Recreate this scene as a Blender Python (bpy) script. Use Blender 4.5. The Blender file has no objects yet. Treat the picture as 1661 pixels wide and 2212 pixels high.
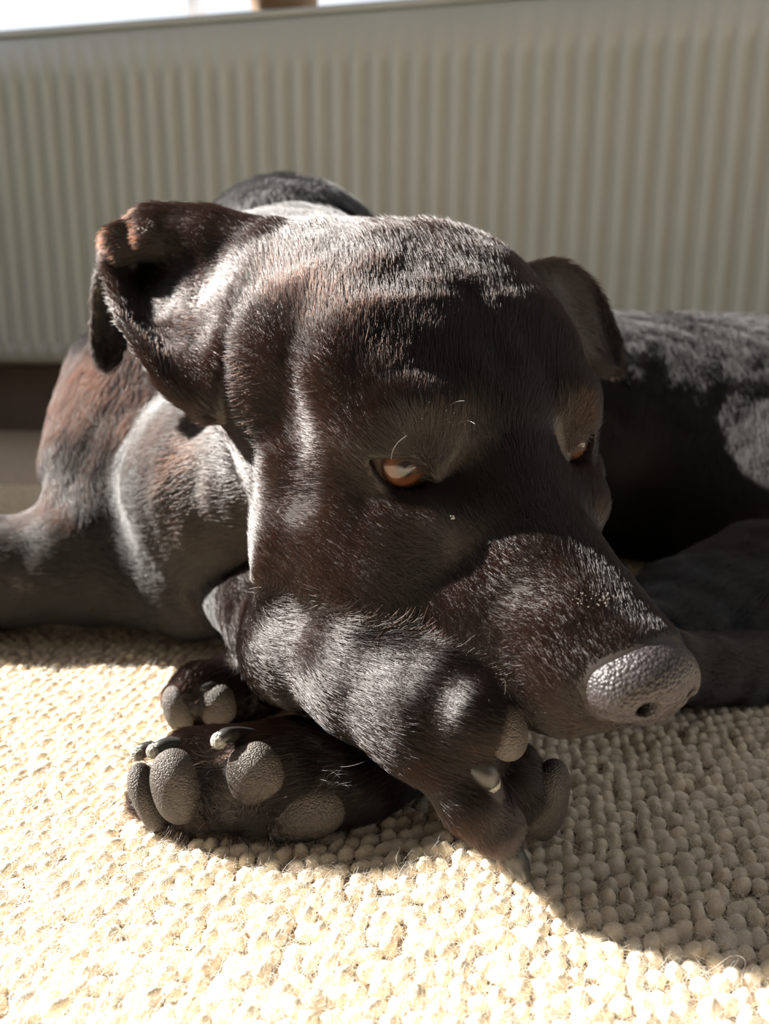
import bpy, math
import numpy as np
from mathutils import Vector, Matrix

FUR = True
scene = bpy.context.scene
rng = np.random.default_rng(7)

# ------------------------------------------------------------------ camera
# all modelling below is done in centimetres, S turns it into metres
S = 0.01
F_PX, CX, CY = 1660.0, 830.5, 1106.0
PITCH = math.radians(12.6)
CAM = np.array([0.0, 0.0, 17.2])
FWD = np.array([0.0, math.cos(PITCH), -math.sin(PITCH)])
UP = np.array([0.0, math.sin(PITCH), math.cos(PITCH)])
RT = np.array([1.0, 0.0, 0.0])

cam_data = bpy.data.cameras.new('camera')
cam = bpy.data.objects.new('camera', cam_data)
scene.collection.objects.link(cam)
cam.location = CAM * S
cam.rotation_euler = (math.pi / 2 - PITCH, 0, 0)
cam_data.sensor_fit = 'HORIZONTAL'
cam_data.sensor_width = 36.0
cam_data.lens = 36.0 * F_PX / 1661.0
cam_data.clip_start = 0.01
cam_data.dof.use_dof = True
cam_data.dof.focus_distance = 0.252
cam_data.dof.aperture_fstop = 14.0
scene.camera = cam

# ------------------------------------------------------------------ sky, sun, exposure
world = bpy.data.worlds.new('sky')
scene.world = world
world.use_nodes = True
bg = world.node_tree.nodes['Background']
bg.inputs[0].default_value = (0.86, 0.92, 1.0, 1)
bg.inputs[1].default_value = 1.35

SUN_TRAVEL = Vector((0.79, -0.28, -0.545)).normalized()
sun_data = bpy.data.lights.new('sun', 'SUN')
sun_data.energy = 23.0
sun_data.angle = math.radians(0.6)
sun_data.color = (1.0, 0.955, 0.89)
sun = bpy.data.objects.new('sun', sun_data)
sun.rotation_euler = SUN_TRAVEL.to_track_quat('-Z', 'Y').to_euler()
sun.location = (-2, 3, 4)
scene.collection.objects.link(sun)

scene.view_settings.view_transform = 'Standard'
scene.view_settings.look = 'None'
scene.view_settings.gamma = 1.0
scene.view_settings.use_curve_mapping = False
scene.view_settings.exposure = 0.0
scene.cycles.adaptive_threshold = 0.04
scene.cycles.max_bounces = 6
scene.cycles.diffuse_bounces = 3
scene.cycles.glossy_bounces = 3
scene.cycles.transmission_bounces = 4
scene.cycles.transparent_max_bounces = 6
scene.cycles.caustics_reflective = False
scene.cycles.caustics_refractive = False
scene.cycles.sample_clamp_indirect = 6.0


# ------------------------------------------------------------------ helpers
def W(px, py, d):
    """a point seen at photo pixel (px, py), d cm in front of the camera plane"""
    return CAM + RT * ((px - CX) / F_PX * d) + UP * ((CY - py) / F_PX * d) + FWD * d


def link(o):
    scene.collection.objects.link(o)
    return o


def tag(o, label=None, cat=None, group=None, kind=None):
    if label: o['label'] = label
    if cat: o['category'] = cat
    if group: o['group'] = group
    if kind: o['kind'] = kind
    return o


def mesh_obj(name, verts, faces, mat, parent=None, smooth=True):
    """verts in cm, faces a list or an (n, k) array"""
    me = bpy.data.meshes.new(name)
    v = np.asarray(verts, dtype=np.float64) * S
    if isinstance(faces, np.ndarray):
        k = faces.shape[1]
        me.vertices.add(len(v)); me.vertices.foreach_set('co', v.astype(np.float32).ravel())
        me.loops.add(faces.size); me.loops.foreach_set('vertex_index', faces.astype(np.int32).ravel())
        me.polygons.add(len(faces))
        me.polygons.foreach_set('loop_start', np.arange(0, faces.size, k, dtype=np.int32))
        me.polygons.foreach_set('loop_total', np.full(len(faces), k, dtype=np.int32))
        me.update(calc_edges=True)
    else:
        me.from_pydata(v.tolist(), [], faces)
        me.update()
    if smooth:
        me.polygons.foreach_set('use_smooth', np.ones(len(me.polygons), dtype=bool))
    me.materials.append(mat)
    o = link(bpy.data.objects.new(name, me))
    if parent is not None: o.parent = parent
    return o


def box(x0, x1, y0, y1, z0, z1):
    v = [(x, y, z) for x in (x0, x1) for y in (y0, y1) for z in (z0, z1)]
    f = [(0, 1, 3, 2), (4, 6, 7, 5), (0, 4, 5, 1), (2, 3, 7, 6), (0, 2, 6, 4), (1, 5, 7, 3)]
    return v, f


def boxes(lst, rot=None):
    V, Fc = [], []
    for b in lst:
        v, f = box(*b)
        n = len(V)
        V += v; Fc += [tuple(i + n for i in q) for q in f]
    V = np.array(V, float)
    if rot is not None: V = rot(V)
    return V, Fc


def curves_obj(name, pts, radii, mat, parent=None):
    """pts (n, k, 3) in cm, radii (n, k) in cm"""
    n, k = pts.shape[:2]
    hc = bpy.data.hair_curves.new(name)
    hc.add_curves([k] * n)
    hc.points.foreach_set('position', (pts * S).astype(np.float32).ravel())
    ra = hc.attributes.get('radius') or hc.attributes.new('radius', 'FLOAT', 'POINT')
    ra.data.foreach_set('value', (radii * S).astype(np.float32).ravel())
    hc.materials.append(mat)
    o = link(bpy.data.objects.new(name, hc))
    if parent is not None: o.parent = parent
    return o


def new_mat(name):
    m = bpy.data.materials.new(name)
    m.use_nodes = True
    return m, m.node_tree.nodes, m.node_tree.links, m.node_tree.nodes['Principled BSDF']


def simple(name, col, rough=0.6, noise=None, bump=None, spec=0.5):
    m, N, Lk, b = new_mat(name)
    b.inputs['Base Color'].default_value = (*col, 1)
    b.inputs['Roughness'].default_value = rough
    b.inputs['Specular IOR Level'].default_value = spec
    tc = N.new('ShaderNodeTexCoord')
    if noise:
        sc, amt = noise
        t = N.new('ShaderNodeTexNoise'); t.inputs['Scale'].default_value = sc
        t.inputs['Detail'].default_value = 4
        r = N.new('ShaderNodeValToRGB')
        r.color_ramp.elements[0].color = (*[c * (1 - amt) for c in col], 1)
        r.color_ramp.elements[1].color = (*[min(1, c * (1 + amt)) for c in col], 1)
        r.color_ramp.elements[0].position = .3; r.color_ramp.elements[1].position = .7
        Lk.new(tc.outputs['Object'], t.inputs['Vector']); Lk.new(t.outputs['Fac'], r.inputs['Fac'])
        Lk.new(r.outputs['Color'], b.inputs['Base Color'])
    if bump:
        sc, st, kind = bump
        if kind == 'vor':
            t = N.new('ShaderNodeTexVoronoi'); out = 'Distance'
        else:
            t = N.new('ShaderNodeTexNoise'); out = 'Fac'
        t.inputs['Scale'].default_value = sc
        bp = N.new('ShaderNodeBump'); bp.inputs['Strength'].default_value = st
        bp.inputs['Distance'].default_value = 0.0006
        if kind == 'vor': bp.invert = True
        Lk.new(tc.outputs['Object'], t.inputs['Vector'])
        Lk.new(t.outputs[out], bp.inputs['Height']); Lk.new(bp.outputs['Normal'], b.inputs['Normal'])
    return m


# ------------------------------------------------------------------ materials
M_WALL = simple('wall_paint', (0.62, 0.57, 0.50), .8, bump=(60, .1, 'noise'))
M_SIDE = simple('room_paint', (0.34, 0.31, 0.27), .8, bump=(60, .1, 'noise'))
M_CEIL = simple('ceiling_paint', (0.45, 0.44, 0.42), .9, bump=(60, .1, 'noise'))
M_FLOOR = simple('beige_carpet', (0.45, 0.36, 0.28), .95, noise=(220, .18), bump=(500, .6, 'noise'), spec=.1)
M_RAD = simple('radiator_enamel', (0.60, 0.63, 0.59), .35, noise=(6, .03))
M_WHITE = simple('white_upvc', (0.86, 0.85, 0.86), .35, noise=(9, .03))
M_SKIRT = simple('brown_skirting', (0.16, 0.12, 0.09), .6, noise=(12, .15))
M_POT = simple('brown_glaze', (0.22, 0.13, 0.06), .4, noise=(14, .25))
M_SOIL = simple('dry_soil', (0.06, 0.04, 0.025), .9, noise=(60, .4), bump=(120, .8, 'noise'))


def glass_mat():
    m, N, Lk, b = new_mat('window_glass')
    out = N['Material Output']; N.remove(b)
    t = N.new('ShaderNodeBsdfTransparent'); g = N.new('ShaderNodeBsdfGlossy')
    g.inputs['Roughness'].default_value = 0.02
    mx = N.new('ShaderNodeMixShader')
    mx.inputs[0].default_value = 0.05; Lk.new(t.outputs[0], mx.inputs[1]); Lk.new(g.outputs[0], mx.inputs[2])
    Lk.new(mx.outputs[0], out.inputs['Surface'])
    return m


M_GLASS = glass_mat()


def hair_mat(name, melanin, red, rough=.3, radial=.3, rc=.3, coat=0.0, tint=None, absorb=None, ior=1.55):
    m, N, Lk, b = new_mat(name)
    out = N['Material Output']; N.remove(b)
    h = N.new('ShaderNodeBsdfHairPrincipled')
    h.model = 'CHIANG'
    if absorb is not None:
        h.parametrization = 'ABSORPTION'
        h.inputs['Absorption Coefficient'].default_value = absorb
    elif tint is None:
        h.parametrization = 'MELANIN'
        h.inputs['Melanin'].default_value = melanin
        h.inputs['Melanin Redness'].default_value = red
        h.inputs['Random Color'].default_value = rc
    else:
        h.parametrization = 'COLOR'
        h.inputs['Color'].default_value = (*tint, 1)
    h.inputs['Roughness'].default_value = rough
    h.inputs['Radial Roughness'].default_value = radial
    h.inputs['Coat'].default_value = coat
    h.inputs['IOR'].default_value = ior
    h.inputs['Random Roughness'].default_value = .2
    Lk.new(h.outputs[0], out.inputs['Surface'])
    return m


M_COAT = hair_mat('dark_brown_fur', 0, 0, .24, .35, coat=.15, absorb=(1.15, 1.78, 2.6), ior=1.62)
M_COAT2 = hair_mat('black_body_fur', 0, 0, .4, .4, absorb=(1.6, 2.3, 3.1), ior=1.6)
M_WHISKER = hair_mat('white_whisker', 0, 0, .3, .3, tint=(.75, .73, .7))
M_SKIN = simple('dark_hide', (0.018, 0.012, 0.009), .55, noise=(40, .4))
M_NOSE = simple('nose_leather', (0.032, 0.026, 0.027), .5, noise=(60, .2), bump=(900, .7, 'vor'), spec=.5)
M_PAD = simple('pad_leather', (0.07, 0.058, 0.048), .6, noise=(90, .3), bump=(1500, .8, 'vor'))
M_CLAW = simple('claw_horn', (0.035, 0.034, 0.030), .35, noise=(300, .5))
M_CLAWTIP = simple('worn_claw_tip', (0.30, 0.30, 0.26), .7, noise=(700, .45), bump=(900, .8, 'noise'))
M_WOOL = simple('cream_wool', (0.82, 0.70, 0.53), .95, noise=(120, .14), bump=(2600, .6, 'noise'), spec=.1)
M_RUGBASE = simple('rug_backing', (0.42, 0.32, 0.22), .95, noise=(200, .3), spec=.1)
M_FUZZ = hair_mat('wool_fibre', 0, 0, .5, .6, tint=(.74, .62, .48))

# ------------------------------------------------------------------ room
TILT = math.radians(10.3)
UW = np.array([math.cos(TILT), -math.sin(TILT), 0.0])     # along the window wall, to the right
NW = np.array([math.sin(TILT), math.cos(TILT), 0.0])      # away from the room
WALL0 = np.array([0.0, 148.0, 0.0])


def to_wall(V):
    V = np.asarray(V, float)
    return WALL0 + V[:, :1] * UW + V[:, 1:2] * NW + V[:, 2:3] * np.array([0, 0, 1.0])


X0, X1, YB, H = -150.0, 230.0, -330.0, 260.0
OX0, OX1, OZ0, OZ1 = -140.0, 60.0, 72.6, 218.0
v, f = boxes([(X0, OX0, 0, 14, -1.2, H), (OX1, X1, 0, 14, -1.2, H), (OX0, OX1, 0, 14, -1.2, OZ0 - 2.2), (OX0, OX1, 0, 14, OZ1, H)], to_wall)
tag(mesh_obj('wall_back', v, f, M_WALL, smooth=False), kind='structure')
v, f = boxes([(X0, X1, YB, 14, -6, -1.2)], to_wall)
tag(mesh_obj('floor', v, f, M_FLOOR, smooth=False), kind='structure')
v, f = boxes([(X0, X1, YB, 14, H, H + 5)], to_wall)
tag(mesh_obj('ceiling', v, f, M_CEIL, smooth=False), kind='structure')
# left wall with the sunny window (wall coordinates run along the tilted window wall)
LY0, LY1, LZ0, LZ1 = -190.0, -22.0, 84.0, 228.0
v, f = boxes([(X0 - 12, X0, YB, LY0, -1.2, H), (X0 - 12, X0, LY1, 14, -1.2, H), (X0 - 12, X0, LY0, LY1, -1.2, LZ0), (X0 - 12, X0, LY0, LY1, LZ1, H)], to_wall)
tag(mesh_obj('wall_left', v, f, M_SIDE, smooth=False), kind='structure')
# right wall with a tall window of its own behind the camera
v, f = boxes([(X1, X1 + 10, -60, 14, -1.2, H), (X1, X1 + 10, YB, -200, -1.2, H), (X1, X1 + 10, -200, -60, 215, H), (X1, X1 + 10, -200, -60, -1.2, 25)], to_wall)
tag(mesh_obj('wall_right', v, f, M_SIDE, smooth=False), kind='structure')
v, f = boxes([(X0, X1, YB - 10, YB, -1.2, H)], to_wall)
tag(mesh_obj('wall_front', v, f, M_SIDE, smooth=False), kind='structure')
v, f = boxes([(X0, X1, -1.6, 0, -1.2, 12)], to_wall)
tag(mesh_obj('baseboard_back', v, f, M_SKIRT, smooth=False), kind='structure')

# window: sill, frame, pane
win = bpy.data.objects.new('window_1', None); link(win); win['kind'] = 'structure'
v, f = boxes([(OX0 - 6, OX1 + 6, -4, 14, OZ0 - 2.2, OZ0)], to_wall)
mesh_obj('window_sill', v, f, M_WHITE, win, smooth=False)
FRW = 2.2
v, f = boxes([(OX0, OX1, 6, 11, OZ0, OZ0 + FRW), (OX0, OX1, 6, 11, OZ1 - FRW, OZ1),
              (OX0, OX0 + FRW, 6, 11, OZ0, OZ1), (OX1 - FRW, OX1, 6, 11, OZ0, OZ1)], to_wall)
mesh_obj('window_frame', v, f, M_WHITE, win, smooth=False)
v, f = boxes([(OX0 + FRW, OX1 - FRW, 8.2, 8.8, OZ0 + FRW, OZ1 - FRW)], to_wall)
mesh_obj('window_pane', v, f, M_GLASS, win, smooth=False)

win2 = bpy.data.objects.new('window_2', None); link(win2); win2['kind'] = 'structure'
v, f = boxes([(X0 - 8, X0 - 4, LY0, LY1, LZ0, LZ0 + 4), (X0 - 8, X0 - 4, LY0, LY1, LZ1 - 4, LZ1),
              (X0 - 8, X0 - 4, LY0, LY0 + 4, LZ0, LZ1), (X0 - 8, X0 - 4, LY1 - 4, LY1, LZ0, LZ1)], to_wall)
mesh_obj('window_frame', v, f, M_WHITE, win2, smooth=False)
v, f = boxes([(X0 - 6.3, X0 - 5.7, LY0 + 4, LY1 - 4, LZ0 + 4, LZ1 - 4)], to_wall)
mesh_obj('window_pane', v, f, M_GLASS, win2, smooth=False)

# ------------------------------------------------------------------ radiator
rad = bpy.data.objects.new('radiator', None); link(rad)
tag(rad, 'white fluted panel radiator standing under the window behind the dog', 'radiator')
RX0, RX1, RZ0, RZ1 = -108.0, 100.0, 13.0, 70.0
RY = -9.0            # front face, in front of the wall
PIT = 3.33
prof = []
x = RX0 + 2.0
while x < RX1 - 2.0 - PIT:
    g, e, r = 0.0, 1.05, 0
    prof += [(x, 1.3), (x + .22 * PIT, 1.38), (x + .42 * PIT, 1.3), (x + .53 * PIT, .7), (x + .62 * PIT, .12),
             (x + .70 * PIT, 0), (x + .78 * PIT, .12), (x + .89 * PIT, .7)]
    x += PIT
prof = [(RX0, 0.4), (RX0 + 1.2, .4)] + prof + [(RX1 - 1.2, .4), (RX1, .4)]
zs = [(RZ0, 0.0, 2.2), (RZ0 + .3, 0.0, 1), (RZ0 + 2.8, 0.0, 0.45), (RZ0 + 4.2, 1.0, 0), (RZ1 - 8.2, 1.0, 0), (RZ1 - 6.4, 0.0, .45), (RZ1 - 1.0, 0.0, .35), (RZ1, 0, 1.6)]
V = []
for z, w, flat in zs:
    for (px_, dy) in prof:
        V.append((px_, RY + dy * w + flat * (1 - w), z))
n = len(prof)
Fq = [(r * n + i, r * n + i + 1, (r + 1) * n + i + 1, (r + 1) * n + i) for r in range(len(zs) - 1) for i in range(n - 1)]
mesh_obj('fluted_panel', to_wall(V), Fq, M_RAD, rad)
v, f = boxes([(RX0, RX1, RY + 6.2, RY + 7, RZ0, RZ1), (RX0, RX0 + .4, RY + .5, RY + 7, RZ0 + .4, RZ1), (RX1 - .4, RX1, RY + .5, RY + 7, RZ0 + .4, RZ1)], to_wall)
mesh_obj('casing', v, f, M_RAD, rad, smooth=False)
v, f = boxes([(RX0, RX1, RY + .4, RY + 1.6, RZ1 - .2, RZ1 + .5), (RX0, RX1, RY + 5.4, RY + 7, RZ1 - .2, RZ1 + .5)] +
             [(xx, xx + .5, RY + 1.6, RY + 5.4, RZ1 - .1, RZ1 + .4) for xx in np.arange(RX0 + .5, RX1 - .6, 2.2)], to_wall)
tag(mesh_obj('top_grille', v, f, M_RAD, rad, smooth=False))


# mullion and the pot on the sill
v, f = boxes([(-38.5, -36.8, 6, 11, OZ0, OZ1)], to_wall)
mesh_obj('mullion', v, f, M_WHITE, win, smooth=False)


def lathe(profile, c, nu=36):
    V_, F_ = [], []
    for r_, z_ in profile:
        for i in range(nu):
            t = 2 * math.pi * i / nu
            V_.append((c[0] + r_ * math.cos(t), c[1] + r_ * math.sin(t), c[2] + z_))
    for j in range(len(profile) - 1):
        for i in range(nu):
            F_.append((j * nu + i, j * nu + (i + 1) % nu, (j + 1) * nu + (i + 1) % nu, (j + 1) * nu + i))
    return np.array(V_), F_


pc = to_wall(np.array([[-18.0, 0.5, OZ0]]))[0]
pot = bpy.data.objects.new('plant_pot', None); link(pot)
tag(pot, 'brown glazed plant pot standing on the white window sill above the radiator', 'pot')
v, f = lathe([(0.05, 0), (5.0, 0), (5.6, .4), (6.2, 5), (6.6, 9.5), (7.1, 10), (7.1, 11.4), (6.6, 11.6), (6.2, 11.2), (6.0, 9)], pc)
mesh_obj('pot_body', v, f, M_POT, pot)
v, f = lathe([(6.25, 9.6), (4, 10.1), (2, 9.9), (.05, 10.2)], pc)
mesh_obj('soil', v, f, M_SOIL, pot)

# ------------------------------------------------------------------ signed distance modelling
class Prim:
    def __init__(s, fn, c, r, op='u', k=.6, flow=None, ln=.8):
        s.fn, s.c, s.r, s.op, s.k, s.flow, s.ln = fn, np.asarray(c, float), r, op, k, flow, ln


def ell(c, rad, axes=None, **kw):
    c = np.asarray(c, float); rad = np.asarray(rad, float)
    A = np.eye(3) if axes is None else np.asarray(axes, float)     # rows = axes

    def fn(p):
        q = (p - c) @ A.T
        k0 = np.sqrt(((q / rad) ** 2).sum(1)); k1 = np.sqrt(((q / rad ** 2) ** 2).sum(1))
        return k0 * (k0 - 1) / np.maximum(k1, 1e-6)
    return Prim(fn, c, rad.max(), **kw)


def _cone(p, a, b, r1, r2):
    p = p.astype(np.float32, copy=False)
    ba = (b - a).astype(np.float32); pa = p - a.astype(np.float32)
    t = np.clip(pa @ (ba / (ba @ ba)), 0, 1)
    q = pa - t[:, None] * ba
    return np.sqrt(np.einsum('ij,ij->i', q, q)) - (r1 + (r2 - r1) * t)


def smin(a, b, k):
    h = np.clip(.5 + .5 * (b - a) / k, 0, 1)
    return b + (a - b) * h - k * h * (1 - h)


def chain(pts, ck=.4, **kw):
    """pts: list of (point, radius), a limb of tapering round cones"""
    P = [np.asarray(p, float) for p, r in pts]; R_ = [float(r) for p, r in pts]

    def fn(p):
        d = None
        for i in range(len(P) - 1):
            e = _cone(p, P[i], P[i + 1], R_[i], R_[i + 1])
            d = e if d is None else smin(d, e, ck)
        return d
    c = (np.min(P, 0) + np.max(P, 0)) / 2
    r = max(np.linalg.norm(q - c) + w for q, w in zip(P, R_))
    if 'flow' not in kw or kw['flow'] is None:
        def flow(p):
            best = np.full(len(p), 1e9); out = np.zeros_like(p)
            for i in range(len(P) - 1):
                d = _cone(p, P[i], P[i + 1], R_[i], R_[i + 1]); m = d < best
                best[m] = d[m]; out[m] = (P[i + 1] - P[i]) / np.linalg.norm(P[i + 1] - P[i])
            return out
        kw['flow'] = flow
    return Prim(fn, c, r, **kw)


def cat1(A, n):
    """Catmull-Rom resample along axis 0"""
    A = np.asarray(A, float); m = len(A)
    E_ = np.concatenate([[2 * A[0] - A[1]], A, [2 * A[-1] - A[-2]]])
    t = np.linspace(0, m - 1 - 1e-9, n); i = t.astype(int); u = (t - i).reshape(-1, *[1] * (A.ndim - 1))
    p0, p1, p2, p3 = E_[i], E_[i + 1], E_[i + 2], E_[i + 3]
    return .5 * (2 * p1 + (p2 - p0) * u + (2 * p0 - 5 * p1 + 4 * p2 - p3) * u ** 2 + (3 * p1 - p0 - 3 * p2 + p3) * u ** 3)


def sheet(grid, r, n=(26, 26), flow_axis=0, **kw):
    """a thick curved flap through a grid of points; flow_axis = the grid axis that runs from root to edge"""
    G = cat1(np.asarray(grid, float), n[0])
    G = cat1(G.transpose(1, 0, 2), n[1]).transpose(1, 0, 2)
    fl = np.gradient(G, axis=flow_axis).reshape(-1, 3)
    fl /= np.linalg.norm(fl, axis=1, keepdims=True) + 1e-9
    C = G.reshape(-1, 3)
    uu = np.linspace(0, 1, n[0])[:, None] * np.ones(n[1]); rr = (r[0] + (r[1] - r[0]) * uu).ravel() if isinstance(r, tuple) else np.full(len(C), r)
    c = (C.min(0) + C.max(0)) / 2; R_ = np.linalg.norm(C - c, axis=1).max() + rr.max()

    def nearest(p):
        d = np.full(len(p), 1e9); idx = np.zeros(len(p), int)
        C32 = C.astype(np.float32); c2 = (C32 ** 2).sum(1); p32 = p.astype(np.float32)
        for s in range(0, len(p), 4000):
            q = p32[s:s + 4000]
            i = (c2 - 2 * (q @ C32.T)).argmin(1)
            idx[s:s + 4000] = i
            d[s:s + 4000] = np.linalg.norm(q - C32[i], axis=1) - rr[i]
        return d, idx

    def fn(p):
        far = np.linalg.norm(p - c, axis=1) - R_
        d = np.maximum(far, 0) + 1.0
        m = far < 3
        if m.any(): d[m] = nearest(p[m])[0]
        return d

    def flow(p):
        return fl[nearest(p)[1]]
    return Prim(fn, c, R_, flow=flow, **kw)


def evaluate(prims, p):
    d = np.full(len(p), 1e3)
    for q in prims:
        e = q.fn(p)
        if q.op == 'u': d = smin(d, e, q.k)
        else: d = -smin(-d, e, q.k)
    return d


def axis(fine0, fine1, h, lo, hi, grow=1.06, hmax=.7):
    a = list(np.arange(fine0, fine1 + h * .5, h))
    s = h; b = [a[0]]
    while b[-1] > lo: s = min(s * grow, hmax); b.append(b[-1] - s)
    s = h; c = [a[-1]]
    while c[-1] < hi: s = min(s * grow, hmax); c.append(c[-1] + s)
    out = b[:0:-1] + a + c[1:]
    while len(out) % 8 != 1: s = min(s * grow, hmax); out.append(out[-1] + s)
    return np.array(out)


def polygonise(prims, ax, ay, az, B=8):
    nx, ny, nz = len(ax), len(ay), len(az)
    cxs, cys, czs = ax[::B], ay[::B], az[::B]
    # block centres
    bx, by, bz = [(c[:-1] + c[1:]) / 2 for c in (cxs, cys, czs)]
    hx, hy, hz = [(c[1:] - c[:-1]) / 2 for c in (cxs, cys, czs)]
    bc = np.stack(np.meshgrid(bx, by, bz, indexing='ij'), -1).reshape(-1, 3)
    br = np.linalg.norm(np.stack(np.meshgrid(hx, hy, hz, indexing='ij'), -1).reshape(-1, 3), axis=1)
    bd = evaluate(prims, bc)
    D = np.empty((nx, ny, nz), np.float32)
    sg = np.sign(bd).reshape(len(bx), len(by), len(bz)) * 5
    D[:] = 5
    D[:-1, :-1, :-1] = np.repeat(np.repeat(np.repeat(sg, B, 0), B, 1), B, 2)
    act = np.where(np.abs(bd) < br * 1.12 + .2)[0]
    nb = (len(bx), len(by), len(bz))
    bi, bj, bk = np.unravel_index(act, nb)
    o9 = np.arange(B + 1)
    IX, IY, IZ = [(b_[:, None] * B + o9) for b_ in (bi, bj, bk)]
    n9 = B + 1
    G = np.empty((len(act), n9, n9, n9, 3), np.float32)
    G[..., 0] = ax[IX][:, :, None, None]; G[..., 1] = ay[IY][:, None, :, None]; G[..., 2] = az[IZ][:, None, None, :]
    G = G.reshape(len(act), -1, 3)
    E_ = np.full(G.shape[:2], 1e3, np.float32)
    for q in prims:
        near = np.where(np.linalg.norm(q.c - bc[act], axis=1) - q.r - br[act] < q.k + br[act] * .6 + .3)[0]
        if not len(near): continue
        e = q.fn(G[near].reshape(-1, 3)).reshape(len(near), -1)
        if q.op == 'u': E_[near] = smin(E_[near], e, q.k)
        else: E_[near] = -smin(-E_[near], e, q.k)
    D[IX[:, :, None, None], IY[:, None, :, None], IZ[:, None, None, :]] = np.clip(E_, -5, 5).reshape(-1, n9, n9, n9)
    ins = D < 0
    # cells with a sign change
    c8 = [ins[i:nx - 1 + i, j:ny - 1 + j, k:nz - 1 + k] for i in (0, 1) for j in (0, 1) for k in (0, 1)]
    tot = sum(c.astype(np.int8) for c in c8)
    cell = (tot > 0) & (tot < 8)
    I, J, K = np.where(cell)
    vid = np.full(cell.shape, -1, np.int32); vid[I, J, K] = np.arange(len(I))
    acc = np.zeros((len(I), 3)); cnt = np.zeros(len(I))
    corners = [(i, j, k) for i in (0, 1) for j in (0, 1) for k in (0, 1)]
    for a in range(8):
        for b in range(a + 1, 8):
            ca, cb = corners[a], corners[b]
            if sum(abs(u - w) for u, w in zip(ca, cb)) != 1: continue
            da = D[I + ca[0], J + ca[1], K + ca[2]]; db = D[I + cb[0], J + cb[1], K + cb[2]]
            m = (da < 0) != (db < 0)
            t = np.where(m, da / np.where(m, da - db, 1), 0)
            pa = np.stack([ax[I + ca[0]], ay[J + ca[1]], az[K + ca[2]]], 1)
            pb = np.stack([ax[I + cb[0]], ay[J + cb[1]], az[K + cb[2]]], 1)
            acc += np.where(m[:, None], pa + (pb - pa) * t[:, None], 0); cnt += m
    V = acc / cnt[:, None]
    quads = []
    for axn in range(3):
        sl0 = [slice(None)] * 3; sl1 = [slice(None)] * 3
        sl0[axn] = slice(0, -1); sl1[axn] = slice(1, None)
        s0, s1 = ins[tuple(sl0)], ins[tuple(sl1)]
        ch = s0 != s1
        o = [q for q in range(3) if q != axn]
        X = np.array(np.where(ch))
        ok = (X[o[0]] > 0) & (X[o[1]] > 0) & (X[o[0]] < D.shape[o[0]] - 1) & (X[o[1]] < D.shape[o[1]] - 1)
        X = X[:, ok]
        def vv(d0, d1):
            Y = X.copy(); Y[o[0]] += d0; Y[o[1]] += d1
            return vid[Y[0], Y[1], Y[2]]
        q = np.stack([vv(-1, -1), vv(0, -1), vv(0, 0), vv(-1, 0)], 1)
        inside = s0[X[0], X[1], X[2]]
        flip = inside if axn != 1 else ~inside
        q[~flip] = q[~flip][:, ::-1]
        quads.append(q)
    Q = np.concatenate(quads)
    Q = Q[(Q >= 0).all(1)]
    return V, Q


def relax(V, Q, it=2, lam=.5):
    n = len(V)
    e = np.concatenate([Q[:, [i, (i + 1) % 4]] for i in range(4)])
    e = np.concatenate([e, e[:, ::-1]])
    deg = np.maximum(np.bincount(e[:, 0], minlength=n), 1)[:, None]
    for _ in range(it):
        for l in (lam, -lam * 1.03):
            A = np.stack([np.bincount(e[:, 0], weights=V[e[:, 1], c], minlength=n) for c in range(3)], 1) / deg
            V = V + l * (A - V)
    return V


def normals(V, Q):
    nrm = np.cross(V[Q[:, 2]] - V[Q[:, 0]], V[Q[:, 3]] - V[Q[:, 1]])
    N_ = np.stack([np.bincount(Q.ravel(), weights=np.repeat(nrm[:, c], 4), minlength=len(V)) for c in range(3)], 1)
    return N_ / (np.linalg.norm(N_, axis=1, keepdims=True) + 1e-12)


# ------------------------------------------------------------------ the dog: head frame
HR = np.array([[0.9084, 0.4138, 0.0595], [0.1577, -0.4709, 0.868], [0.3871, -0.7791, -0.493]])
HT = np.array([3.795, 2.187, 27.482])
C2W = np.stack([RT, UP, FWD], 1)                     # camera -> world
HM = C2W @ HR                                        # head local -> world rotation
HO = CAM + C2W @ HT


def Hd(x, y, z):
    """head coordinates in cm: x to the dog's left, y to the nose, z to the crown; origin between the eyes"""
    return HO + HM @ np.array([x, y, z], float)


HL, HF, HU = HM[:, 0], HM[:, 1], HM[:, 2]
BACK = -HF


def unit(v):
    v = np.asarray(v, float); return v / np.linalg.norm(v)


prims = []


def head_ell(c, r, both=True, rotz=0, tilt=0, **kw):
    for s in ((-1, 1) if both else (1,)):
        a = math.radians(rotz) * s
        ex = np.array([math.cos(a), math.sin(a), 0]); ey = np.array([-math.sin(a), math.cos(a), 0]); ez = np.array([0, 0, 1.0])
        if tilt:
            t = math.radians(tilt); ey, ez = ey * math.cos(t) + ez * math.sin(t), ez * math.cos(t) - ey * math.sin(t)
        A = np.stack([HM @ ex, HM @ ey, HM @ ez])
        prims.append(ell(Hd(c[0] * s, c[1], c[2]), r, A, **kw))


def head_chain(pts, both=True, **kw):
    for s in ((-1, 1) if both else (1,)):
        prims.append(chain([(Hd(x * s, y, z), r) for x, y, z, r in pts], **kw))


def flow_head(dx, dy, dz):
    v_ = HM @ unit((dx, dy, dz))
    return lambda p: np.tile(v_, (len(p), 1))


fb = flow_head(0, -1, 0)
fup = flow_head(0, -1, .35)

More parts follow.
